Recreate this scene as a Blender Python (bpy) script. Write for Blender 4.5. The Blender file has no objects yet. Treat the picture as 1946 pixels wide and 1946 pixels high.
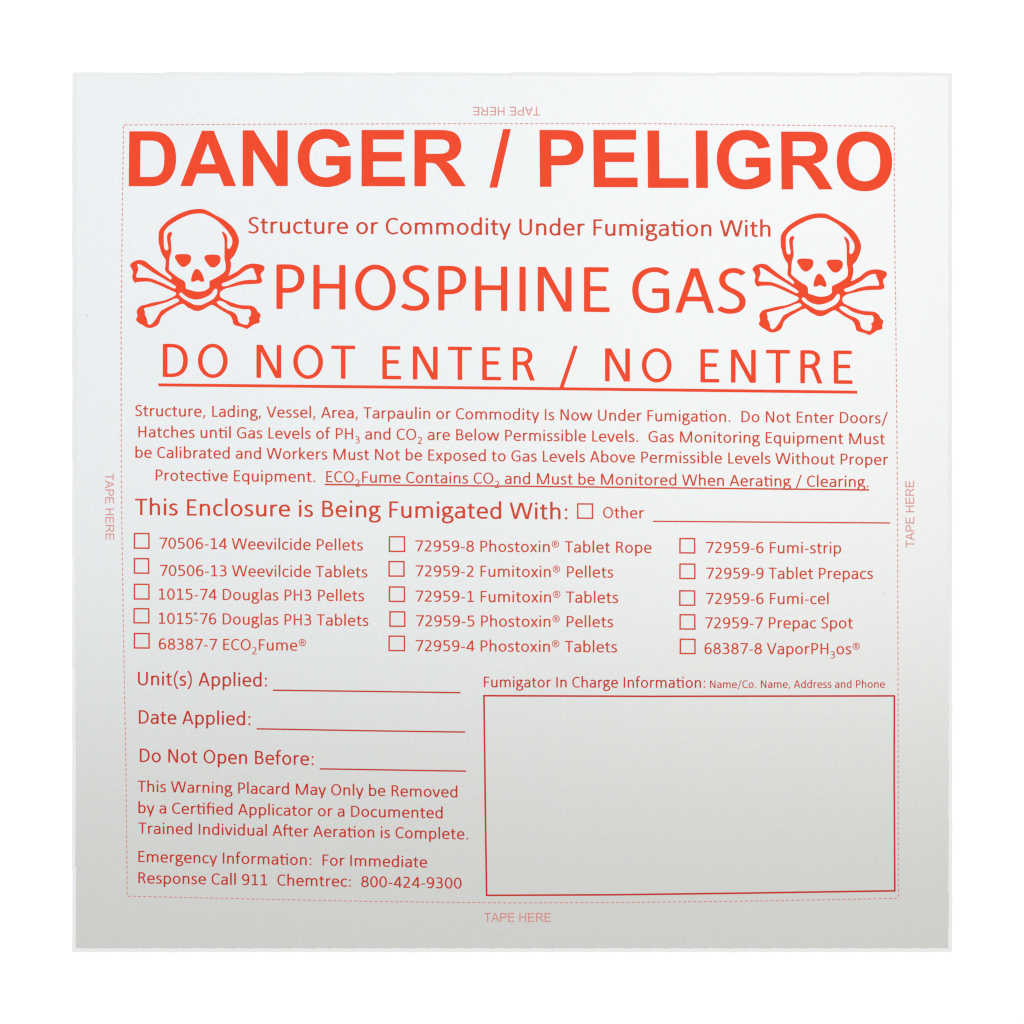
import bpy, math, re
import numpy as np
from mathutils import Vector
from mathutils.geometry import delaunay_2d_cdt

# ------------------------------------------------------------------ units
# The print was measured on a 1946 x 1946 grid; one grid step is 0.15 mm on the card.
STEP = 0.00015
HALF = 973.0
def P(x, y):                      # grid position -> metres on the table (x right, y up)
    return ((x - HALF) * STEP, (HALF - y) * STEP)

CARD_T = 0.0004                   # backing card thickness
PAPER_T = 0.0002                  # paper thickness
TOP = CARD_T + PAPER_T            # printed face height
INK = TOP + 0.00004
INK2 = TOP + 0.00007              # rules printed over the lettering

scene = bpy.context.scene
# ------------------------------------------------------------------ camera
cam_d = bpy.data.cameras.new("camera")
cam = bpy.data.objects.new("camera", cam_d)
scene.collection.objects.link(cam)
cam_d.sensor_width = 36.0
cam_d.lens = 85.0
cam.location = (0.0, 0.0, TOP + 1946 * STEP * 85.0 / 36.0)
cam.rotation_euler = (0.0, 0.0, 0.0)
cam_d.clip_start = 0.01
cam_d.clip_end = 50.0
scene.camera = cam

# ------------------------------------------------------------------ world: soft white studio light
world = bpy.data.worlds.new("World")
scene.world = world
world.use_nodes = True
bg = world.node_tree.nodes["Background"]
bg.inputs["Color"].default_value = (1.0, 0.98, 0.93, 1.0)
bg.inputs["Strength"].default_value = 0.45

# ------------------------------------------------------------------ softbox above, towards the head of the card
def area(name, loc, target, size, power, col):
    d = bpy.data.lights.new(name, 'AREA')
    d.shape = 'RECTANGLE'
    d.size, d.size_y = size
    d.energy = power
    d.color = col
    o = bpy.data.objects.new(name, d)
    o.location = loc
    o.rotation_euler = (Vector(target) - Vector(loc)).to_track_quat('-Z', 'Y').to_euler()
    scene.collection.objects.link(o)
    return o
# a pair of softboxes side by side: the left one a little cooler, the right one warmer
area("cool_softbox_lamp", (-0.45, 0.49, 2.2), (-0.45, 0.0, 0), (0.88, 1.5), 23.4, (0.77, 0.86, 1.0))
area("warm_softbox_lamp", (0.45, 0.49, 2.2), (0.45, 0.0, 0), (0.88, 1.5), 26.2, (0.90, 0.935, 1.0))

scene.view_settings.view_transform = 'Standard'
scene.view_settings.look = 'None'
scene.view_settings.exposure = 0.0
scene.view_settings.gamma = 1.0
scene.view_settings.use_curve_mapping = False
scene.render.film_transparent = False
scene.cycles.filter_width = 1.25

# ------------------------------------------------------------------ materials
def srgb(r, g, b):
    f = lambda c: ((c / 255 + 0.055) / 1.055) ** 2.4 if c > 10 else c / 255 / 12.92
    return (f(r), f(g), f(b), 1.0)

def material(name, color, rough=1.0, spec=0.0, mottle=0.0, scale=900.0, bump=0.0):
    m = bpy.data.materials.new(name)
    m.use_nodes = True
    nt = m.node_tree
    b = nt.nodes["Principled BSDF"]
    b.inputs["Roughness"].default_value = rough
    b.inputs["Specular IOR Level"].default_value = spec
    b.inputs["Base Color"].default_value = color
    if mottle or bump:
        tc = nt.nodes.new("ShaderNodeTexCoord")
        nz = nt.nodes.new("ShaderNodeTexNoise")
        nz.inputs["Scale"].default_value = scale
        nz.inputs["Detail"].default_value = 4.0
        nz.inputs["Roughness"].default_value = 0.65
        nt.links.new(tc.outputs["Object"], nz.inputs["Vector"])
    if mottle:
        # colour noise of a printed / pulpy surface: a touch of per-channel variation
        mx = nt.nodes.new("ShaderNodeMix"); mx.data_type = 'RGBA'; mx.blend_type = 'SOFT_LIGHT'
        mx.inputs["Factor"].default_value = mottle
        mx.inputs["A"].default_value = color
        nt.links.new(nz.outputs["Color"], mx.inputs["B"])
        nt.links.new(mx.outputs["Result"], b.inputs["Base Color"])
    if bump:
        bp = nt.nodes.new("ShaderNodeBump")
        bp.inputs["Strength"].default_value = bump
        bp.inputs["Distance"].default_value = 0.0001
        nt.links.new(nz.outputs["Fac"], bp.inputs["Height"])
        nt.links.new(bp.outputs["Normal"], b.inputs["Normal"])
    return m

M_TABLE = material("white_table", (0.96, 0.96, 0.96, 1))
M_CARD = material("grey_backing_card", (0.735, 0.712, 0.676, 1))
M_PAPER = material("coated_paper", (0.530, 0.512, 0.463, 1), rough=0.25, spec=0.83, mottle=0.2, scale=800.0)
M_RED_LIT = material("brick_red_ink_lit", (0.765, 0.052, 0.012, 1), rough=0.3, spec=0.04, mottle=0.35, scale=1500.0)  # same red print, brighter: light on the upper card put into its colour
M_BODY = material("brick_red_ink", (0.57, 0.046, 0.012, 1), rough=0.3, spec=0.05, mottle=0.3, scale=1500.0)
M_RED_SHADED = material("brick_red_ink_shaded", (0.50, 0.025, 0.012, 1), rough=0.3, spec=0.05, mottle=0.3, scale=1500.0)  # body red darkened for the form: shade at the foot put into the colour
M_PALE = material("pale_red_ink", (0.60, 0.21, 0.175, 1), rough=0.3, spec=0.2, mottle=0.12, scale=1500.0)
M_DIRT = material("brown_dirt", (0.24, 0.20, 0.16, 1))
M_FLECK = material("grey_fleck", (0.46, 0.46, 0.42, 1))

# ------------------------------------------------------------------ outline helpers
def catmull(pts, n=5):
    """smooth closed outline through the points"""
    p = np.array(pts, float); N = len(p); out = []
    for i in range(N):
        p0, p1, p2, p3 = p[i - 1], p[i], p[(i + 1) % N], p[(i + 2) % N]
        for t in np.arange(n) / n:
            out.append(0.5 * ((2 * p1) + (-p0 + p2) * t + (2 * p0 - 5 * p1 + 4 * p2 - p3) * t * t
                              + (-p0 + 3 * p1 - 3 * p2 + p3) * t ** 3))
    return np.array(out)

def path_points(d):
    """'M x y L x y C x y x y x y Q x y x y' -> list of polylines"""
    tok = re.findall(r'[MLCQ]|-?[\d.]+', d)
    i = 0; subs = []; cur = None; cmd = None
    def num():
        nonlocal i
        v = float(tok[i]); i += 1
        return v
    while i < len(tok):
        if tok[i] in 'MLCQ':
            cmd = tok[i]; i += 1
        if cmd == 'M':
            cur = [(num(), num())]; subs.append(cur); cmd = 'L'
        elif cmd == 'L':
            cur.append((num(), num()))
        elif cmd == 'C':
            a = np.array(cur[-1]); b = np.array((num(), num())); c = np.array((num(), num())); e = np.array((num(), num()))
            for t in np.linspace(0, 1, 13)[1:]:
                cur.append(tuple(a * (1 - t) ** 3 + 3 * b * t * (1 - t) ** 2 + 3 * c * t * t * (1 - t) + e * t ** 3))
        elif cmd == 'Q':
            a = np.array(cur[-1]); b = np.array((num(), num())); e = np.array((num(), num()))
            for t in np.linspace(0, 1, 7)[1:]:
                cur.append(tuple(a * (1 - t) ** 2 + 2 * b * t * (1 - t) + e * t * t))
    return [np.array(s, float) for s in subs]

def clip_y(poly, lo, hi):
    for lim, sgn in ((lo, 1), (hi, -1)):
        out = []
        for k in range(len(poly)):
            a, b = poly[k - 1], poly[k]
            ia, ib = (a[1] - lim) * sgn >= 0, (b[1] - lim) * sgn >= 0
            if ia != ib:
                t = (lim - a[1]) / (b[1] - a[1]); out.append((a[0] + (b[0] - a[0]) * t, lim))
            if ib:
                out.append(tuple(b))
        poly = np.array(out)
    return poly

def pen(line, wx, wy, clip=None):
    """outline of a stroke drawn with an elliptical nib: wx across upright strokes, wy across level ones"""
    k = wx / wy; h = wx / 2
    p = line * np.array((1, k))
    keep = [0] + [i for i in range(1, len(p)) if np.hypot(*(p[i] - p[i - 1])) > 1e-6]
    p = p[keep]; n = len(p)
    d = p[1:] - p[:-1]; d /= np.hypot(d[:, 0], d[:, 1])[:, None]
    nr = np.stack((-d[:, 1], d[:, 0]), 1)
    left, right = [], []
    for i in range(n):
        if i == 0: m = nr[0]
        elif i == n - 1: m = nr[-1]
        else:
            m = nr[i - 1] + nr[i]; L = np.hypot(*m); m = m / max(L, 1e-6)
            m = m / max(np.dot(m, nr[i]), 0.45)
        left.append(p[i] + m * h); right.append(p[i] - m * h)
    r = h * 0.42
    def cap(c, dr, nn):            # blunt end with slightly rounded corners, from +nn to -nn, pointing along dr
        pts = []
        for s, a0, a1 in ((1, 90, 0), (-1, 0, -90)):
            cc = c + nn * s * (h - r) - dr * r
            for a in np.linspace(a0, a1, 5):
                pts.append(cc + nn * math.sin(math.radians(a)) * r + dr * math.cos(math.radians(a)) * r)
        return pts
    e = cap(p[-1], d[-1], nr[-1]); s = cap(p[0], -d[0], -nr[0])
    poly = np.array(left[1:-1] + e + right[1:-1][::-1] + s) / np.array((1, k))
    return clip_y(poly, *clip) if clip else poly

def ellipse(cx, cy, rx, ry, n=40):
    a = np.linspace(0, 2 * math.pi, n, endpoint=False)
    return np.stack((cx + rx * np.cos(a), cy + ry * np.sin(a)), 1)

def winding(pts, poly):
    a = poly; b = np.roll(poly, -1, 0)
    x, y = pts[:, 0][:, None], pts[:, 1][:, None]
    cr = (b[:, 0] - a[:, 0]) * (y - a[:, 1]) - (x - a[:, 0]) * (b[:, 1] - a[:, 1])
    up = (a[:, 1] <= y) & (b[:, 1] > y) & (cr > 0)
    dn = (a[:, 1] > y) & (b[:, 1] <= y) & (cr < 0)
    return up.sum(1) - dn.sum(1)

def fill(shapes, eps=1e-4):
    """shapes: list of lists of closed contours. Each shape is even-odd inside (a lone stroke: non-zero);
    the result is the union of the shapes as triangles."""
    V, E = [], []
    for sh in shapes:
        for c in sh:
            o = len(V); V += [Vector((float(x), float(y))) for x, y in c]
            E += [(o + i, o + (i + 1) % len(c)) for i in range(len(c))]
    v, e, f, *_ = delaunay_2d_cdt(V, E, [], 0, eps)
    v = np.array([tuple(q) for q in v]); f = np.array([t for t in f if len(t) == 3])
    cen = v[f].mean(1); inside = np.zeros(len(f), bool)
    for sh in shapes:
        if len(sh) == 1: inside |= winding(cen, sh[0]) != 0
        else: inside |= (sum(np.abs(winding(cen, c)) for c in sh) % 2) == 1
    a = v[f]
    area2 = np.abs((a[:, 1, 0] - a[:, 0, 0]) * (a[:, 2, 1] - a[:, 0, 1]) - (a[:, 2, 0] - a[:, 0, 0]) * (a[:, 1, 1] - a[:, 0, 1]))
    f = f[inside & (area2 > 1e-9)]
    return v, f

# ------------------------------------------------------------------ text face: humanist sans drawn with a nib (2048 units to the em)
CW, CH = 180.0, 140.0             # capitals: stem, bar
LW, LH = 188.0, 146.0             # lower case
CAP, XH = (0, 1294), (0, 935)
def dot(x, y, r=104): return [ellipse(x, y, r, r, 20)]
def ring(cx, cy, rx, ry, wx, wy, n=48):
    return [ellipse(cx, cy, rx + wx / 2, ry + wy / 2, n), ellipse(cx, cy, rx - wx / 2, ry - wy / 2, n)]
def st(d, wx, wy, clip=None): return [[pen(l, wx, wy, clip)] for l in path_points(d)]
def cap(d, clip=None): return st(d, CW, CH, clip)
def low(d, clip=None): return st(d, LW, LH, clip)
def mirror(shapes, adv): return [[np.stack((adv - c[:, 0], c[:, 1]), 1)[::-1] for c in s] for s in shapes]
def rot(shapes, cx, cy): return [[np.stack((2 * cx - c[:, 0], 2 * cy - c[:, 1]), 1) for c in s] for s in shapes]

S1 = "M269 0 L269 1294 "
G = {}
G[' '] = (463, [])
G['A'] = (1185, cap("M113 -40 L587 1334 M1072 -40 L598 1334", CAP) + cap("M250 402 L935 402"))
G['B'] = (1114, cap(S1 + "M269 1228 L540 1228 C760 1228 850 1120 850 965 C850 800 740 694 540 694 L269 694 M540 694 C800 694 930 575 930 375 C930 170 790 66 540 66 L269 66"))
G['C'] = (1092, cap("M1000 1112 C905 1195 800 1244 680 1244 C380 1244 186 1015 186 640 C186 270 370 50 670 50 C800 50 910 95 1010 178"))
G['D'] = (1260, cap(S1 + "M269 1228 L520 1228 C880 1228 1065 1010 1065 655 C1065 270 850 66 500 66 L269 66"))
G['E'] = (1000, cap(S1 + "M269 1228 L886 1228 M269 676 L820 676 M269 66 L912 66"))
G['F'] = (941, cap(S1 + "M269 1228 L872 1228 M269 640 L815 640"))
G['G'] = (1292, cap("M1100 1112 C1000 1195 890 1244 750 1244 C410 1244 186 1010 186 645 C186 270 400 50 730 50 C870 50 980 85 1069 140 L1069 634 M1150 634 L663 634"))
G['H'] = (1276, cap(S1 + "M1007 0 L1007 1294 M269 675 L1007 675"))
G['I'] = (516, cap("M258 0 L258 1294"))
G['L'] = (861, cap(S1 + "M269 66 L820 66"))
G['M'] = (1751, cap("M268 0 L268 1294 M1483 0 L1483 1294") + cap("M290 1334 L842 -40 M1461 1334 L909 -40", CAP))
G['N'] = (1322, cap("M266 0 L266 1294 M1056 0 L1056 1294") + cap("M272 1354 L1050 -60", CAP))
G['O'] = (1356, [ring(678, 647, 492, 600, CW, CH)])
G['P'] = (1058, cap(S1 + "M269 1228 L520 1228 C790 1228 892 1090 892 905 C892 680 750 541 500 541 L269 541"))
G['R'] = (1112, cap(S1 + "M269 1228 L510 1228 C750 1228 858 1120 858 958 C858 780 730 672 510 672 L269 672") + cap("M520 672 C660 672 720 590 765 480 L965 -40", (0, 1500)))
G['S'] = (941, cap("M805 1135 C730 1200 640 1242 525 1242 C320 1242 196 1125 196 965 C196 790 330 720 480 650 C640 575 775 500 775 330 C775 150 620 52 420 52 C300 52 190 90 100 152"))
G['T'] = (998, cap("M30 1228 L968 1228 M499 0 L499 1228"))
G['U'] = (1314, cap("M260 1294 L260 490 C260 190 410 52 657 52 C905 52 1054 195 1054 490 L1054 1294"))
G['V'] = (1162, cap("M88 1334 L562 -40 M1074 1334 L600 -40", CAP))
G['W'] = (1822, cap("M108 1334 L462 -40 M486 -40 L892 1334 M930 1334 L1336 -40 M1360 -40 L1714 1334", CAP))
G['a'] = (981, low("M775 0 L775 590 C775 800 690 886 500 886 C380 886 285 855 185 795 M775 522 L520 522 C280 522 180 430 180 268 C180 115 270 50 410 50 C560 50 680 130 775 275"))
BOWL = "M238 690 C320 820 430 886 570 886 C790 886 895 720 895 485 C895 220 775 48 560 48 C420 48 330 120 238 245 "
G['b'] = (1076, low("M238 0 L238 1400 " + BOWL))
G['c'] = (866, low("M782 800 C700 858 630 886 540 886 C300 886 180 730 180 465 C180 200 300 50 530 50 C640 50 720 95 795 155"))
G['d'] = (1076, mirror(G['b'][1], 1076))
G['e'] = (1019, low("M180 490 L852 490 C862 740 740 888 525 888 C300 888 180 715 180 475 C180 195 320 50 560 50 C690 50 790 80 880 122"))
FH = "M602 1322 C560 1340 525 1345 485 1345 C330 1345 260 1250 260 1060 L260 0 "
G['f'] = (625, low(FH + "M40 868 L560 868"))
G['g'] = (964, [ring(425, 620, 262, 266, LW, LH)] + low("M430 872 L925 872 M270 420 C195 350 195 262 255 222 C300 190 350 185 440 178 L640 160 C800 145 862 60 862 -60 C862 -240 700 -340 450 -340 C245 -340 142 -262 142 -140 C142 -45 205 30 300 92"))
G['h'] = (1076, low("M238 0 L238 1400 M238 690 C340 820 450 886 570 886 C770 886 838 770 838 560 L838 0"))
G['i'] = (470, low("M235 0 L235 935") + [dot(235, 1240)])
G['l'] = (470, low("M235 0 L235 1400"))
G['k'] = (931, low("M238 0 L238 1400") + low("M230 420 L860 1010 M330 560 L880 -50", XH))
G['m'] = (1636, low("M238 0 L238 935 M238 690 C330 820 430 886 540 886 C740 886 818 770 818 580 L818 0 M818 690 C910 820 1010 886 1120 886 C1320 886 1398 770 1398 570 L1398 0"))
G['n'] = (1076, low("M238 0 L238 935 M238 690 C340 820 450 886 570 886 C770 886 838 770 838 560 L838 0"))
G['o'] = (1080, [ring(540, 470, 358, 418, LW, LH)])
G['p'] = (1076, low("M238 -376 L238 935 " + BOWL))
G['q'] = (1076, mirror(G['p'][1], 1076))
G['r'] = (714, low("M238 0 L238 935 M238 650 C330 800 410 884 540 884 C590 884 630 878 685 862"))
G['s'] = (801, low("M672 828 C590 868 520 888 430 888 C270 888 182 810 182 700 C182 580 290 535 400 490 C530 440 640 385 640 258 C640 120 520 50 360 50 C250 50 170 78 82 122"))
TT = "M290 1180 L290 280 C290 120 350 52 470 52 C540 52 590 65 632 82 "
G['t'] = (686, low(TT + "M48 868 L622 868"))
G['u'] = (1076, low("M238 935 L238 380 C238 160 320 48 490 48 C620 48 720 110 838 250 M838 0 L838 935"))
G['v'] = (925, low("M82 985 L450 -50 M843 985 L475 -50", XH))
G['w'] = (1464, low("M92 985 L398 -50 M400 -50 L716 985 M748 985 L1064 -50 M1066 -50 L1372 985", XH))
G['x'] = (887, low("M85 985 L800 -50 M800 985 L85 -50", XH))
G['y'] = (927, low("M82 985 L450 -30", (-30, 935)) + low("M845 985 L345 -426", (-376, 935)))
G['ti'] = (1140, low(TT + "M48 868 L905 868 M905 0 L905 933") + [dot(905, 1240)])
G['fi'] = (1080, low(FH + "M40 868 L845 868 M845 0 L845 933") + [dot(845, 1240)])
G['ft'] = (1285, low(FH + "M40 868 L1222 868 M890 1180 L890 280 C890 120 950 52 1070 52 C1140 52 1190 65 1232 82"))
DG = lambda d, clip=None: st(d, 186, 146, clip)
G['0'] = (1038, [ring(519, 637, 352, 588, 186, 146)])
G['1'] = (1038, DG("M545 0 L545 1280 M195 1075 L545 1256 M190 64 L905 64"))
G['2'] = (1038, DG("M160 1140 C240 1200 340 1226 450 1226 C650 1226 772 1110 772 930 C772 740 640 580 470 400 L165 80 M130 64 L910 64"))
G['3'] = (1038, DG("M170 1160 C260 1205 350 1228 450 1228 C650 1228 762 1120 762 965 C762 790 640 690 430 690 L300 690 M430 690 C690 690 818 560 818 370 C818 165 650 50 430 50 C310 50 215 75 125 125"))
G['4'] = (1038, DG("M735 0 L735 1275 M700 1240 L115 350 M70 335 L985 335"))
G['5'] = (1038, DG("M835 1212 L262 1212 L262 700 M262 715 C330 742 400 752 480 752 C700 752 832 610 832 410 C832 180 670 50 440 50 C310 50 220 75 145 112"))
G['6'] = (1038, DG("M835 1175 C760 1210 700 1225 620 1225 C340 1225 188 1000 188 580 C188 230 310 50 530 50 C730 50 855 190 855 400 C855 600 750 725 560 725 C420 725 300 660 195 540"))
G['9'] = (1038, rot(G['6'][1], 519, 637))
G['7'] = (1038, DG("M105 1212 L900 1212 L880 1140 L375 -60", (0, 1290)))
G['8'] = (1038, [ring(519, 945, 285, 272, 186, 146), ring(519, 350, 345, 304, 186, 146)])
G[','] = (511, [[np.array([(180, 200), (355, 200), (215, -240), (95, -240)])]])
G['.'] = (517, [dot(258, 100)])
G[':'] = (548, [dot(274, 100), dot(274, 780)])
G['/'] = (791, st("M690 1420 L95 -330", 150, 150, (-290, 1380)))
G['('] = (621, st("M525 1420 C300 1150 210 850 210 545 C210 240 300 -60 525 -330", 150, 140))
G[')'] = (621, mirror(G['('][1], 621))
G['-'] = (627, st("M90 470 L537 470", 140, 132))
G['®'] = (1060, [ring(500, 955, 372, 372, 88, 88)] + st("M385 740 L385 1180 M385 1150 L500 1150 C660 1150 660 960 500 960 L385 960 M510 955 L650 740", 92, 82))

# bold and regular grotesque capitals, given as outlines
def outl(*contours): return [[path_points(c)[0] for c in contours]]
BOLD = {
 'D': outl("M148 1466 L689 1466 Q872 1466 968 1438 Q1097 1400 1189 1303 Q1281 1206 1329 1065 Q1377 925 1377 719 Q1377 538 1332 407 Q1277 247 1175 148 Q1098 73 967 31 Q869 0 705 0 L148 0",
           "M444 1218 L444 247 L665 247 Q789 247 844 261 Q916 279 963 322 Q1011 365 1041 463 Q1071 562 1071 732 Q1071 902 1041 993 Q1011 1084 957 1135 Q903 1186 820 1204 Q758 1218 577 1218"),
 'A': outl("M1471 0 L1149 0 L1021 333 L435 333 L314 0 L0 0 L571 1466 L884 1466", "M926 580 L724 1124 L526 580"),
 'N': outl("M150 0 L150 1466 L438 1466 L1038 487 L1038 1466 L1313 1466 L1313 0 L1016 0 L425 956 L425 0"),
 'G': outl("M831 539 L831 786 L1469 786 L1469 202 Q1376 112 1199 43 Q1023 -25 842 -25 Q612 -25 441 71 Q270 168 184 347 Q98 527 98 738 Q98 967 194 1145 Q290 1323 475 1418 Q616 1491 826 1491 Q1099 1491 1252 1376 Q1406 1262 1450 1060 L1156 1005 Q1125 1113 1039 1175 Q954 1238 826 1238 Q632 1238 517 1115 Q403 992 403 750 Q403 489 519 358 Q635 228 823 228 Q916 228 1009 264 Q1103 301 1170 353 L1170 539"),
 'E': outl("M149 0 L149 1466 L1236 1466 L1236 1218 L445 1218 L445 893 L1181 893 L1181 646 L445 646 L445 247 L1264 247 L1264 0"),
 'R': outl("M150 0 L150 1466 L773 1466 Q1008 1466 1114 1426 Q1221 1387 1285 1286 Q1349 1185 1349 1055 Q1349 890 1252 782 Q1155 675 962 647 Q1058 591 1120 524 Q1183 457 1289 286 L1468 0 L1114 0 L900 319 Q786 490 744 534 Q702 579 655 595 Q608 612 506 612 L446 612 L446 0",
           "M446 846 L665 846 Q878 846 931 864 Q984 882 1014 926 Q1044 970 1044 1036 Q1044 1110 1004 1155 Q965 1201 893 1213 Q857 1218 677 1218 L446 1218"),
 '/': outl("M0 -25 L363 1491 L567 1491 L208 -25"),
 'P': outl("M149 0 L149 1466 L624 1466 Q894 1466 976 1444 Q1102 1411 1187 1300 Q1272 1190 1272 1015 Q1272 880 1223 788 Q1174 696 1098 643 Q1023 591 945 574 Q839 553 638 553 L445 553 L445 0",
           "M445 1218 L445 802 L607 802 Q782 802 841 825 Q900 848 933 897 Q967 946 967 1011 Q967 1091 920 1143 Q873 1195 801 1208 Q748 1218 588 1218"),
 'L': outl("M157 0 L157 1466 L453 1466 L453 247 L1189 247 L1189 0"),
 'I': outl("M140 0 L140 1466 L436 1466 L436 0"),
 'O': outl("M89 724 Q89 948 156 1100 Q206 1212 292 1301 Q379 1390 482 1433 Q619 1491 798 1491 Q1122 1491 1316 1290 Q1511 1089 1511 731 Q1511 376 1318 175 Q1125 -25 802 -25 Q475 -25 282 174 Q89 374 89 724",
           "M394 734 Q394 485 509 356 Q624 228 801 228 Q978 228 1091 355 Q1205 483 1205 738 Q1205 990 1094 1114 Q984 1238 801 1238 Q618 1238 506 1112 Q394 987 394 734"),
}
THIN = {
 ' ': (569, []),
 'T': (1251, outl("M531 0 L531 1293 L48 1293 L48 1466 L1210 1466 L1210 1293 L725 1293 L725 0")),
 'A': (1366, outl("M-3 0 L560 1466 L769 1466 L1369 0 L1148 0 L977 444 L364 444 L203 0", "M420 602 L917 602 L764 1008 Q694 1193 660 1312 Q632 1171 581 1037")),
 'P': (1366, outl("M158 0 L158 1466 L711 1466 Q857 1466 934 1452 Q1042 1434 1115 1383 Q1188 1333 1232 1242 Q1277 1151 1277 1042 Q1277 855 1158 725 Q1039 596 728 596 L352 596 L352 0",
                  "M352 769 L731 769 Q919 769 998 839 Q1077 909 1077 1036 Q1077 1128 1030 1193 Q984 1259 908 1280 Q859 1293 727 1293 L352 1293")),
 'E': (1366, outl("M162 0 L162 1466 L1222 1466 L1222 1293 L356 1293 L356 844 L1167 844 L1167 672 L356 672 L356 173 L1256 173 L1256 0")),
 'H': (1479, outl("M164 0 L164 1466 L358 1466 L358 864 L1120 864 L1120 1466 L1314 1466 L1314 0 L1120 0 L1120 691 L358 691 L358 0")),
 'R': (1479, outl("M161 0 L161 1466 L811 1466 Q1007 1466 1109 1426 Q1211 1387 1272 1287 Q1333 1187 1333 1066 Q1333 910 1232 803 Q1131 696 920 667 Q997 630 1037 594 Q1122 516 1198 399 L1453 0 L1209 0 L1015 305 Q930 437 875 507 Q820 577 776 605 Q733 633 688 644 Q655 651 580 651 L355 651 L355 0",
                  "M355 819 L772 819 Q905 819 980 846 Q1055 874 1094 934 Q1133 995 1133 1066 Q1133 1170 1057 1237 Q982 1304 819 1304 L355 1304")),
}

# ------------------------------------------------------------------ objects
def link(o, parent=None):
    scene.collection.objects.link(o)
    if parent is not None: o.parent = parent
    return o

def mesh_object(name, verts, faces, mat, parent=None):
    me = bpy.data.meshes.new(name)
    me.from_pydata(verts, [], faces)
    me.materials.append(mat)
    me.update()
    return link(bpy.data.objects.new(name, me), parent)

def printed(name, grid_v, faces, mat, parent, z=INK):
    """ink lying on the paper, from outlines given on the measuring grid"""
    vs = [(*P(x, y), z) for x, y in grid_v]
    fs = []
    for t in faces:
        a, b, c = (vs[int(k)] for k in t[:3])
        up = (b[0] - a[0]) * (c[1] - a[1]) - (c[0] - a[0]) * (b[1] - a[1]) > 0
        t = [int(k) for k in t]
        fs.append(tuple(t) if up else tuple(t[::-1]))
    return mesh_object(name, vs, fs, mat, parent)

def slab(name, corners, z0, z1, mat, parent):
    n = len(corners)
    v = [(*P(*c), z0) for c in corners] + [(*P(*c), z1) for c in corners]
    f = [tuple(range(n))[::1], tuple(range(2 * n - 1, n - 1, -1))]
    f += [(i, i + n, (i + 1) % n + n, (i + 1) % n) for i in range(n)]
    return mesh_object(name, v, f, mat, parent)

GM = {}
def glyph_mesh(table, key):
    k = (id(table), key)
    if k not in GM:
        sh = table[key][1] if isinstance(table[key], tuple) else table[key]
        GM[k] = fill(sh, 0.01) if sh else (np.zeros((0, 2)), np.zeros((0, 3), int))
    return GM[k]

def layout(text, table=G, track=0.0):
    """-> list of (glyph key, x, y, scale) on the em grid"""
    out = []; x = 0.0; i = 0
    while i < len(text):
        sub = False
        if text[i] == '_': sub = True; i += 1
        key = text[i]
        if table is G and not sub and not track and text[i:i + 2] in ('ti', 'fi', 'ft'): key = text[i:i + 2]
        i += len(key)
        s = 0.64 if sub else 1.0
        out.append((key, x, -470.0 if sub else 0.0, s))
        x += table[key][0] * s + track
    return out

def text_mesh(items, table=G):
    V, F, o = [], [], 0
    for key, x, y, s in items:
        v, f = glyph_mesh(table, key)
        if len(v) == 0: continue
        V.append(v * s + np.array((x, y))); F.append(f + o); o += len(v)
    return np.concatenate(V), np.concatenate(F)

def text_line(name, text, x0, x1, y0, y1, em, mat, parent, sag=0.0, tracked=False, z=INK):
    """set a line so its ink runs from x0 to x1, its baseline going from y0 to y1 (sag: middle lower by that much)"""
    track = 0.0
    items = layout(text)
    V, F = text_mesh(items)
    if tracked:
        items = layout(text, track=1e-3)
        V, F = text_mesh(items)
        want = (x1 - x0) / em * 2048
        track = (want - (V[:, 0].max() - V[:, 0].min())) / (len(text) - 1)
        V, F = text_mesh(layout(text, track=track))
    a, b = V[:, 0].min(), V[:, 0].max()
    sx = (x1 - x0) / (b - a); sy = em / 2048
    print("%-34s sx/sy %.3f" % (text[:34], sx / sy))
    t = (V[:, 0] - a) / (b - a)
    g = np.stack((x0 + (V[:, 0] - a) * sx, y0 + (y1 - y0) * t + 4 * sag * t * (1 - t) - V[:, 1] * sy), 1)
    return printed(name, g, F, mat, parent, z)

def rule(name, pts, w, mat, parent, z=INK2):
    """a printed line of width w along a polyline"""
    p = np.array(pts, float); d = p[1:] - p[:-1]; d /= np.hypot(d[:, 0], d[:, 1])[:, None]
    nr = np.stack((-d[:, 1], d[:, 0]), 1)
    V = []
    for i in range(len(p)):
        m = nr[0] if i == 0 else nr[-1] if i == len(p) - 1 else (nr[i - 1] + nr[i]) / 2
        V += [p[i] + m * w / 2, p[i] - m * w / 2]
    F = [(2 * i, 2 * i + 1, 2 * i + 3, 2 * i + 2) for i in range(len(p) - 1)]
    return printed(name, V, F, mat, parent, z)

def frame(name, outer, w, mat, parent):
    """closed printed outline through grid points, w wide, drawn inwards from the points"""
    p = np.array(outer, float); n = len(p)
    d = np.roll(p, -1, 0) - p; d /= np.hypot(d[:, 0], d[:, 1])[:, None]
    nr = np.stack((-d[:, 1], d[:, 0]), 1)           # inward for clockwise-on-page order
    inn = []
    for i in range(n):
        m = nr[i - 1] + nr[i]; m /= np.hypot(*m); inn.append(p[i] + m * w / np.dot(m, nr[i]))
    V = list(p) + inn
    F = [(i, (i + 1) % n, n + (i + 1) % n, n + i) for i in range(n)]
    return printed(name, V, F, mat, parent)

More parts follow.
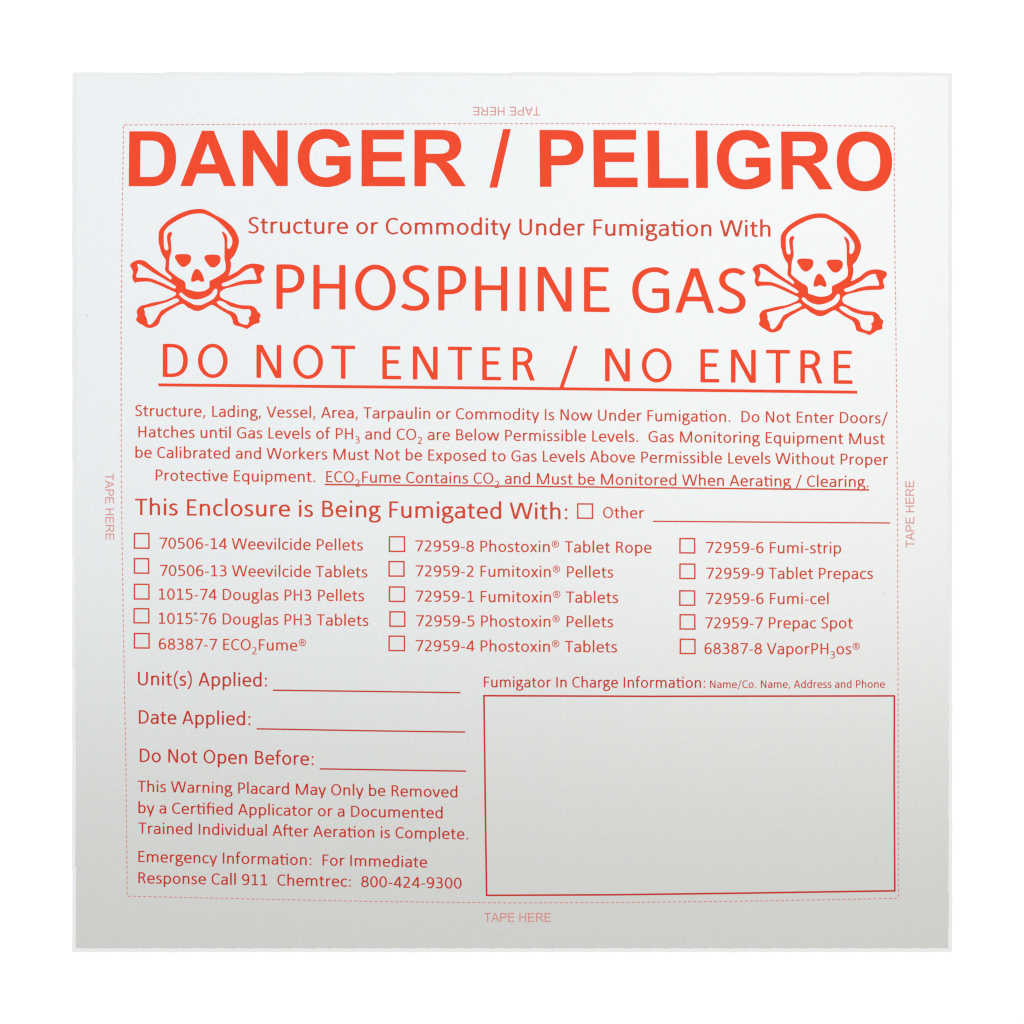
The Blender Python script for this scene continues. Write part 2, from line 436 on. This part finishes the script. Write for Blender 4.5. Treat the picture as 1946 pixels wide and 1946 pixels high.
# ------------------------------------------------------------------ setting: white table top
table = mesh_object("white_tabletop", [(-3, -3, 0), (3, -3, 0), (3, 3, 0), (-3, 3, 0)], [(0, 1, 2, 3)], M_TABLE)
table["kind"] = "structure"
table["label"] = "plain white surface under the placard"

# ------------------------------------------------------------------ the placard
placard = link(bpy.data.objects.new("warning_placard", None))
placard.empty_display_size = 0.05
placard["label"] = "square white fumigation warning placard with red print and two skulls, lying on white surface"
placard["category"] = "placard"

def uneven_sheet(x0, y0, x1, y1, periods, depth):
    """outline of a hand-trimmed sheet: each side is cut in short, slightly skewed runs (top, right, bottom, left)"""
    pts = []
    for (ax, ay), (bx, by), per in (((x0, y0), (x1, y0), periods[0]), ((x1, y0), (x1, y1), periods[1]),
                                    ((x1, y1), (x0, y1), periods[2]), ((x0, y1), (x0, y0), periods[3])):
        L = math.hypot(bx - ax, by - ay); ux, uy = (bx - ax) / L, (by - ay) / L; n = max(1, round(L / per))
        for k in range(n):
            w = L / n * (k + 0.16 * math.sin(2.7 * k + per)) if k else 0.0
            e = L / n * (k + 1 + (0.16 * math.sin(2.7 * (k + 1) + per) if k < n - 1 else 0)) - 1.0
            for s, q in ((w, depth), (e, -depth)):
                if 0 < k or s > 0: pts.append((ax + ux * s + uy * q * 0.5, ay + uy * s - ux * q * 0.5))
                else: pts.append((ax, ay))
    return pts
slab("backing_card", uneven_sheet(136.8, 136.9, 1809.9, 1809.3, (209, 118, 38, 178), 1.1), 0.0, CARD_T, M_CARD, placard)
paper = slab("paper_sheet", uneven_sheet(144.0, 144.4, 1802.5, 1801.5, (209, 118, 38, 178), 1.3), CARD_T, TOP, M_PAPER, placard)

# specks of dirt on the sheet
def speck(name, x, y, rx, ry, ang, mat):
    a = np.linspace(0, 2 * math.pi, 14, endpoint=False)
    r = 1 + 0.18 * np.sin(3 * a + x) + 0.1 * np.cos(5 * a)
    u, v = rx * r * np.cos(a), ry * r * np.sin(a); c, s = math.cos(ang), math.sin(ang)
    g = np.stack((x + u * c - v * s, y + u * s + v * c), 1)
    printed(name, g, [tuple(range(14))], mat, paper, INK2)
speck("dirt_speck", 371.4, 1166.0, 3.3, 2.4, -0.4, M_DIRT)
speck("dirt_speck", 1681.6, 1127.2, 1.5, 1.2, 0.3, M_FLECK)
speck("dirt_speck", 576.5, 1785.0, 1.4, 1.0, 0.0, M_FLECK)
speck("dirt_speck", 165.0, 599.5, 1.3, 1.6, 0.0, M_FLECK)
speck("dirt_speck", 1047.2, 1602.0, 1.2, 0.9, 0.5, M_FLECK)

# headline: every letter set to its measured place
HEAD = [('D', 245.7, 335.2, 249.5, 353.9), ('A', 342.7, 448.6, 248.3, 353.7), ('N', 461.2, 546.9, 247.7, 353.6), ('G', 565.7, 666.6, 245.3, 355.5),
        ('E', 687.1, 769.6, 247.0, 353.9), ('R', 787.6, 885.4, 247.0, 354.0), ('/', 930.1, 970.8, 245.2, 356.6), ('P', 1025.2, 1108.7, 247.0, 355.1),
        ('E', 1127.5, 1210.9, 247.0, 355.8), ('L', 1230.4, 1307.6, 248.0, 357.0), ('I', 1322.2, 1344.4, 248.0, 357.3), ('G', 1361.7, 1463.9, 247.0, 360.0),
        ('R', 1484.4, 1581.6, 250.1, 360.0), ('O', 1589.7, 1695.0, 249.8, 363.5)]
V, F, o = [], [], 0
for ch, xa, xb, ya, yb in HEAD:
    v, f = glyph_mesh(BOLD, ch)
    lo, hi = v.min(0), v.max(0)
    tx = (v - lo) / (hi - lo)
    lean = -1.2 * (1 - tx[:, 1]) if ch == 'D' else 0.9 * (1 - tx[:, 1]) * (xa > 1000)
    V.append(np.stack((xa + tx[:, 0] * (xb - xa) + lean, yb - tx[:, 1] * (yb - ya)), 1)); F.append(f + o); o += len(v)
printed("headline_text", np.concatenate(V), np.concatenate(F), M_RED_LIT, placard)

text_line("subject_text", "Structure or Commodity Under Fumigation With", 471.6, 1464.2, 443.3, 450.0, 48.9, M_BODY, placard)
text_line("gas_name_text", "PHOSPHINE GAS", 525.3, 1417.0, 587.1, 595.4, 134.0, M_RED_LIT, placard)
t = text_line("prohibition_text", "DO NOT ENTER / NO ENTRE", 309.4, 1620.1, 716.3, 729.4, 99.5, M_RED_LIT, placard, tracked=True)
rule("underline", [(301.1, 731.4), (979.5, 737.8), (1629.1, 745.3)], 5.6, M_RED_LIT, t)

# instructions
text_line("instruction_line", "Structure, Lading, Vessel, Area, Tarpaulin or Commodity Is Now Under Fumigation.  Do Not Enter Doors/", 256.6, 1687.2, 790.7, 805.0, 33.4, M_BODY, placard)
text_line("instruction_line", "Hatches until Gas Levels of PH_3 and CO_2 are Below Permissible Levels.  Gas Monitoring Equipment Must", 262.9, 1681.9, 831.1, 844.4, 33.4, M_BODY, placard)
text_line("instruction_line", "be Calibrated and Workers Must Not be Exposed to Gas Levels Above Permissible Levels Without Proper", 257.3, 1688.1, 869.9, 883.9, 33.4, M_BODY, placard)
t = text_line("instruction_line", "Protective Equipment.  ECO_2Fume Contains CO_2 and Must be Monitored When Aerating / Clearing.", 295.8, 1650.6, 913.4, 926.1, 33.4, M_BODY, placard)
rule("underline", [(616.9, 920.8), (998, 924.2), (1652.1, 931.1)], 2.8, M_BODY, t)

# check list
text_line("section_heading", "This Enclosure is Being Fumigated With:", 256.8, 1078.3, 978.7, 987.3, 49.0, M_BODY, placard)
def checkbox(xa, xb, ya, yb):
    frame("checkbox", [(xa, ya), (xb, ya + 0.2), (xb + 0.2, yb), (xa - 0.2, yb - 0.2)], 2.8, M_BODY, placard)
def entry(text, xa, xb, ya, yb): text_line("entry_text", text, xa, xb, ya, yb, 33.6, M_BODY, placard)
def blank_line(*pts): rule("fill_in_line", pts, 2.5, M_BODY, placard)

checkbox(1096.6, 1127.3, 956.2, 986.3)
entry("Other", 1146.0, 1224.2, 984.6, 985.2)
blank_line((1240.4, 990.7), (1691.9, 993.8))
for b in [(254.2, 284.3, 1012.4, 1043.2), (254.2, 283.7, 1060.2, 1090.7), (254.2, 284.3, 1109.0, 1139.8), (253.6, 284.0, 1155.3, 1185.1), (254.2, 284.6, 1202.5, 1232.9),
          (738.8, 769.9, 1018.6, 1049.4), (738.2, 769.0, 1065.8, 1096.3), (738.8, 769.9, 1114.0, 1144.4), (739.8, 770.5, 1161.2, 1191.6), (738.2, 769.9, 1207.5, 1237.9),
          (1290.9, 1321.4, 1022.0, 1052.2), (1290.9, 1321.7, 1070.5, 1100.9), (1290.6, 1321.4, 1121.4, 1151.6), (1291.2, 1321.7, 1166.8, 1196.9), (1291.6, 1322.0, 1213.4, 1243.5)]:
    checkbox(*b)
for e in [("70506-14 Weevilcide Pellets", 303.2, 689.6, 1042.5, 1046.3), ("70506-13 Weevilcide Tablets", 303.9, 698.3, 1094.4, 1097.5),
          ("1015-74 Douglas PH3 Pellets", 301.7, 692.0, 1139.4, 1142.5), ("1015-76 Douglas PH3 Tablets", 301.7, 700.1, 1185.4, 1189.6),
          ("68387-7 ECO_2Fume®", 301.7, 581.5, 1234.2, 1236.8),
          ("72959-8 Phostoxin® Tablet Rope", 789.4, 1238.2, 1047.8, 1050.9), ("72959-2 Fumitoxin® Pellets", 789.8, 1165.5, 1095.3, 1097.8),
          ("72959-1 Fumitoxin® Tablets", 789.8, 1174.8, 1143.2, 1146.0), ("72959-5 Phostoxin® Pellets", 790.7, 1165.2, 1190.1, 1192.2),
          ("72959-4 Phostoxin® Tablets", 789.8, 1172.7, 1237.3, 1239.8),
          ("72959-6 Fumi-strip", 1341.6, 1598.4, 1050.9, 1051.9), ("72959-9 Tablet Prepacs", 1342.2, 1658.9, 1099.7, 1100.4),
          ("72959-6 Fumi-cel", 1341.6, 1574.8, 1147.8, 1148.2), ("72959-7 Prepac Spot", 1340.0, 1621.0, 1194.1, 1194.3),
          ("68387-8 VaporPH_3os®", 1338.8, 1633.8, 1242.9, 1243.6)]:
    entry(*e)

# fill-in form
def form_line(*pts): rule("fill_in_line", pts, 2.7, M_RED_SHADED, placard)
def field(text, xa, xb, ya, yb): text_line("field_label", text, xa, xb, ya, yb, 40.3, M_RED_SHADED, placard)
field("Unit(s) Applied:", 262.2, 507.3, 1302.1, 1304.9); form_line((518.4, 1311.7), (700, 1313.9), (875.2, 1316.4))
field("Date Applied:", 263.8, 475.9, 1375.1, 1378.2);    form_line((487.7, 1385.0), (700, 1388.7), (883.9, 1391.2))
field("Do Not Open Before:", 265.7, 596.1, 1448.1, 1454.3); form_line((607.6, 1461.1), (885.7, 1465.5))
def notice(text, xa, xb, ya, yb): text_line("notice_line", text, xa, xb, ya, yb, 33.4, M_RED_SHADED, placard)
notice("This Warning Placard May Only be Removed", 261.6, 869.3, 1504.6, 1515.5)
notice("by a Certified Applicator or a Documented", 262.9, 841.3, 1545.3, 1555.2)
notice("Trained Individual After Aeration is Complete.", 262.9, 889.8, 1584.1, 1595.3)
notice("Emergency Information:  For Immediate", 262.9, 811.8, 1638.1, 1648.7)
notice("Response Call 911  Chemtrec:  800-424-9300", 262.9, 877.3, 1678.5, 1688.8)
text_line("box_heading", "Fumigator In Charge Information:", 919.6, 1340.3, 1306.1, 1307.3, 32.0, M_RED_SHADED, placard)
text_line("box_hint", "Name/Co. Name, Address and Phone", 1349.3, 1681.6, 1307.4, 1307.0, 22.6, M_RED_SHADED, placard)
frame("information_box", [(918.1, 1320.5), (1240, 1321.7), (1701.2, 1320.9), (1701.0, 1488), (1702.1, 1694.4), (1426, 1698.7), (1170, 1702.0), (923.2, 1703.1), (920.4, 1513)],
      3.2, M_RED_SHADED, placard)

# dashed tape border
EDGE = {'t': [(234.9, 237.4), (560, 235.8), (886, 234.9), (1240, 234.9), (1488.4, 238.0), (1699.6, 239.9)],
        'l': [(234.9, 237.4), (232.7, 374.7), (230.2, 616.9), (230.2, 793), (231.2, 973), (234, 1165.8), (236.5, 1302), (239.6, 1473), (241.7, 1703)],
        'b': [(241.7, 1703), (477, 1708.3), (700, 1713), (979.5, 1716), (1165.8, 1715.2), (1457.4, 1712), (1707.4, 1707.1)],
        'r': [(1699.6, 239.9), (1699.6, 399.5), (1702.1, 585.8), (1704.3, 793.2), (1705.8, 1010), (1706.5, 1228), (1706.8, 1457.4), (1707.4, 1707.1)]}
V, F = [], []
for pts in EDGE.values():
    p = np.array(pts); seg = np.hypot(*(p[1:] - p[:-1]).T); cum = np.concatenate(([0], np.cumsum(seg)))
    n = round(cum[-1] / 9.75)
    at = lambda s: np.array((np.interp(s, cum, p[:, 0]), np.interp(s, cum, p[:, 1])))
    for k in range(n):
        s0 = (k + 0.12) * cum[-1] / n; a, b = at(s0), at(s0 + 5.9)
        d = (b - a) / np.hypot(*(b - a)); m = np.array((-d[1], d[0])) * 0.9; o = len(V)
        V += [a + m, a - m, b - m, b + m]; F.append((o, o + 1, o + 2, o + 3))
printed("dashed_border", V, F, M_PALE, placard)

# TAPE HERE on each margin: baseline start, direction along the line, direction of the letters' tops
def tape(start, end, up):
    V, F = text_mesh(layout("TAPE HERE", THIN), THIN)
    a, b = V[:, 0].min(), V[:, 0].max()
    s, e, u = (np.array(q, float) for q in (start, end, up))
    g = s + ((V[:, 0] - a) / (b - a))[:, None] * (e - s) + (V[:, 1] / 1466)[:, None] * u
    printed("tape_mark", g, F, M_PALE, placard)
tape((1026.0, 203.0), (898.6, 203.0), (0, 16.4))
tape((920.2, 1751.6), (1047.0, 1751.9), (0, -16.8))
tape((199.6, 899.9), (200.7, 1026.0), (16.2, 0))
tape((1737.6, 1040.2), (1737.0, 913.7), (-16.4, 0))

# ------------------------------------------------------------------ skull and crossbones, traced on four enlarged tiles (12.075 steps per grid unit)
K = 12.075
OFF = {'A': (240, 390), 'B': (360, 390), 'C': (240, 480), 'D': (360, 480)}
def trace(s):
    out = []; o = OFF['A']
    for tok in s.split():
        if tok in OFF: o = OFF[tok]
        else:
            x, y = tok.split(','); out.append((o[0] + float(x) / K, o[1] + float(y) / K))
    return out
SKULL = """B 300,88 400,118 500,173 640,250 780,325 890,410 980,490 1060,600 1120,740 1135,850 1105,980 1050,1110 1020,1160 950,1240 940,1275 955,1340 945,1460 918,1560 898,1608
 925,1610 1020,1560 1120,1500 1200,1430 1290,1375 1400,1345 1480,1340 1580,1350 1690,1385 1725,1430 1705,1500 1650,1555 1635,1620 1665,1720 1645,1775 1570,1800 1380,1810 1200,1825
 D 950,795 850,820 770,855 715,900 697,955 725,1030 860,1100 1030,1165 1180,1205 1390,1215 1480,1245 1540,1300 1565,1355 1625,1410 1630,1460 1608,1520 1615,1590 1560,1625 1490,1645 1420,1690
 1320,1750 1230,1718 1130,1690 1040,1665 1005,1620 985,1540 940,1450 850,1390 760,1340 650,1270 570,1220 510,1200 440,1230 330,1295 250,1330 180,1340 100,1325
 C 1449,1275 1400,1250 1330,1190 1290,1175 1210,1200 1100,1260 960,1340 880,1400 810,1470 780,1540 750,1620 690,1680 600,1720 520,1730 440,1705 370,1660 310,1630 250,1580 225,1535 255,1465 250,1420
 240,1350 270,1280 340,1220 440,1195 560,1160 700,1130 850,1105 960,1065 1080,1010 1130,975 1145,940 1110,905 960,840 830,780 700,725 540,670 400,665 260,675 210,692 165,650 135,560 155,450 130,380
 90,310 100,265 160,210 230,180 320,170 420,190 490,240 560,300 680,390 820,490 960,580 1010,618 1042,595 1030,555 960,490 905,430 890,380 900,270 905,180
 A 880,1215 830,1140 790,1040 760,920 742,840 745,640 770,560 830,480 920,385 1020,310 1150,230 1300,160 1450,110 1560,92 1660,85"""
HOLES = ["""A 1650,190 B 260,190 340,200 440,240 540,290 640,360 740,450 850,560 920,660 970,750 985,840 970,920 930,985 895,1000 870,975 868,900 870,780 850,690 800,630 770,605 748,630 780,710 800,790
 805,900 805,1040 805,1200 820,1300 832,1380 825,1480 790,1540 700,1610 580,1680 490,1725 460,1760 460,1870 D 450,810 420,835 350,875 240,895 150,895 C 1500,870 1430,850 1370,825 1362,760 1350,690
 1310,640 1220,590 1110,510 1010,430 978,390 982,290 985,200 A 1000,1180 1035,1050 1030,920 1022,820 1020,740 1050,665 1045,630 1010,610 960,645 935,720 945,850 965,960 960,1015 920,1035 885,1005
 862,930 860,760 862,650 890,575 960,490 1080,400 1200,330 1330,265 1480,210 1570,195""",
 "C 260,262 300,265 400,320 520,395 600,450 720,520 860,600 960,660 1080,735 1135,780 1130,815 1095,822 1020,790 880,720 760,670 640,620 500,580 380,575 250,570 228,555 235,500 270,410 272,350 255,300",
 "D 1465,365 1490,430 1530,530 1545,590 1520,625 1420,625 1280,635 1120,670 980,720 880,760 790,775 742,750 760,705 850,670 990,605 1130,525 1240,440 1330,385 1420,358",
 "C 1255,915 1300,945 1370,1005 1460,1050 1560,1075 1640,1075 D 300,1050 420,1000 500,940 550,870 590,830 630,840 640,900 620,970 560,1050 470,1110 380,1155 280,1200 190,1205 100,1190 C 1449,1140 1380,1100 1290,1045 1235,990 1215,950",
 "C 1160,1055 1200,1075 1210,1105 1170,1140 1080,1190 980,1235 890,1285 800,1335 750,1400 700,1490 650,1560 590,1630 530,1655 490,1620 478,1540 450,1470 425,1420 430,1370 410,1300 420,1275 520,1250 640,1220 780,1180 900,1145 1000,1105 1090,1065",
 "D 690,1105 640,1125 630,1150 680,1200 770,1260 880,1320 990,1360 1060,1410 1100,1480 1125,1580 1190,1630 1290,1655 1340,1645 1362,1590 1375,1545 1355,1500 1400,1450 1415,1370 1395,1320 1360,1300 1240,1300 1100,1275 960,1240 870,1190 780,1130"]
EYES = ["A 1115,1195 1140,1145 1200,1125 1310,1120 1420,1128 1470,1155 1488,1210 1470,1300 1410,1370 1350,1410 1310,1417 1260,1405 1200,1345 1150,1270",
        "B 340,1205 370,1155 430,1138 530,1132 640,1138 690,1170 715,1220 700,1310 650,1375 590,1420 540,1430 480,1412 420,1350 370,1275"]
NOSE = "A 1632,1465 1690,1500 1740,1580 1775,1670 1785,1735 1760,1757 1710,1752 1670,1730 1645,1722 1600,1735 1540,1758 1500,1750 1485,1715 1500,1640 1530,1550 1575,1480"

def skull_emblem(move):
    def put(name, contours, parent):
        v, f = fill([[catmull(trace(c)) for c in contours]])
        return printed(name, move(v), f, M_RED_LIT, parent)
    s = put("skull_emblem", [SKULL] + HOLES, placard)
    for e in EYES: put("eye_socket", [e], s)
    put("nose_hole", [NOSE], s)
skull_emblem(lambda v: v)
skull_emblem(lambda v: np.stack((v[:, 0] + 1181.9 + (v[:, 1] - 400) * 0.007, v[:, 1] + 9.2 + (v[:, 0] - 375) * 0.017 + (v[:, 1] - 510) * 0.008), 1))
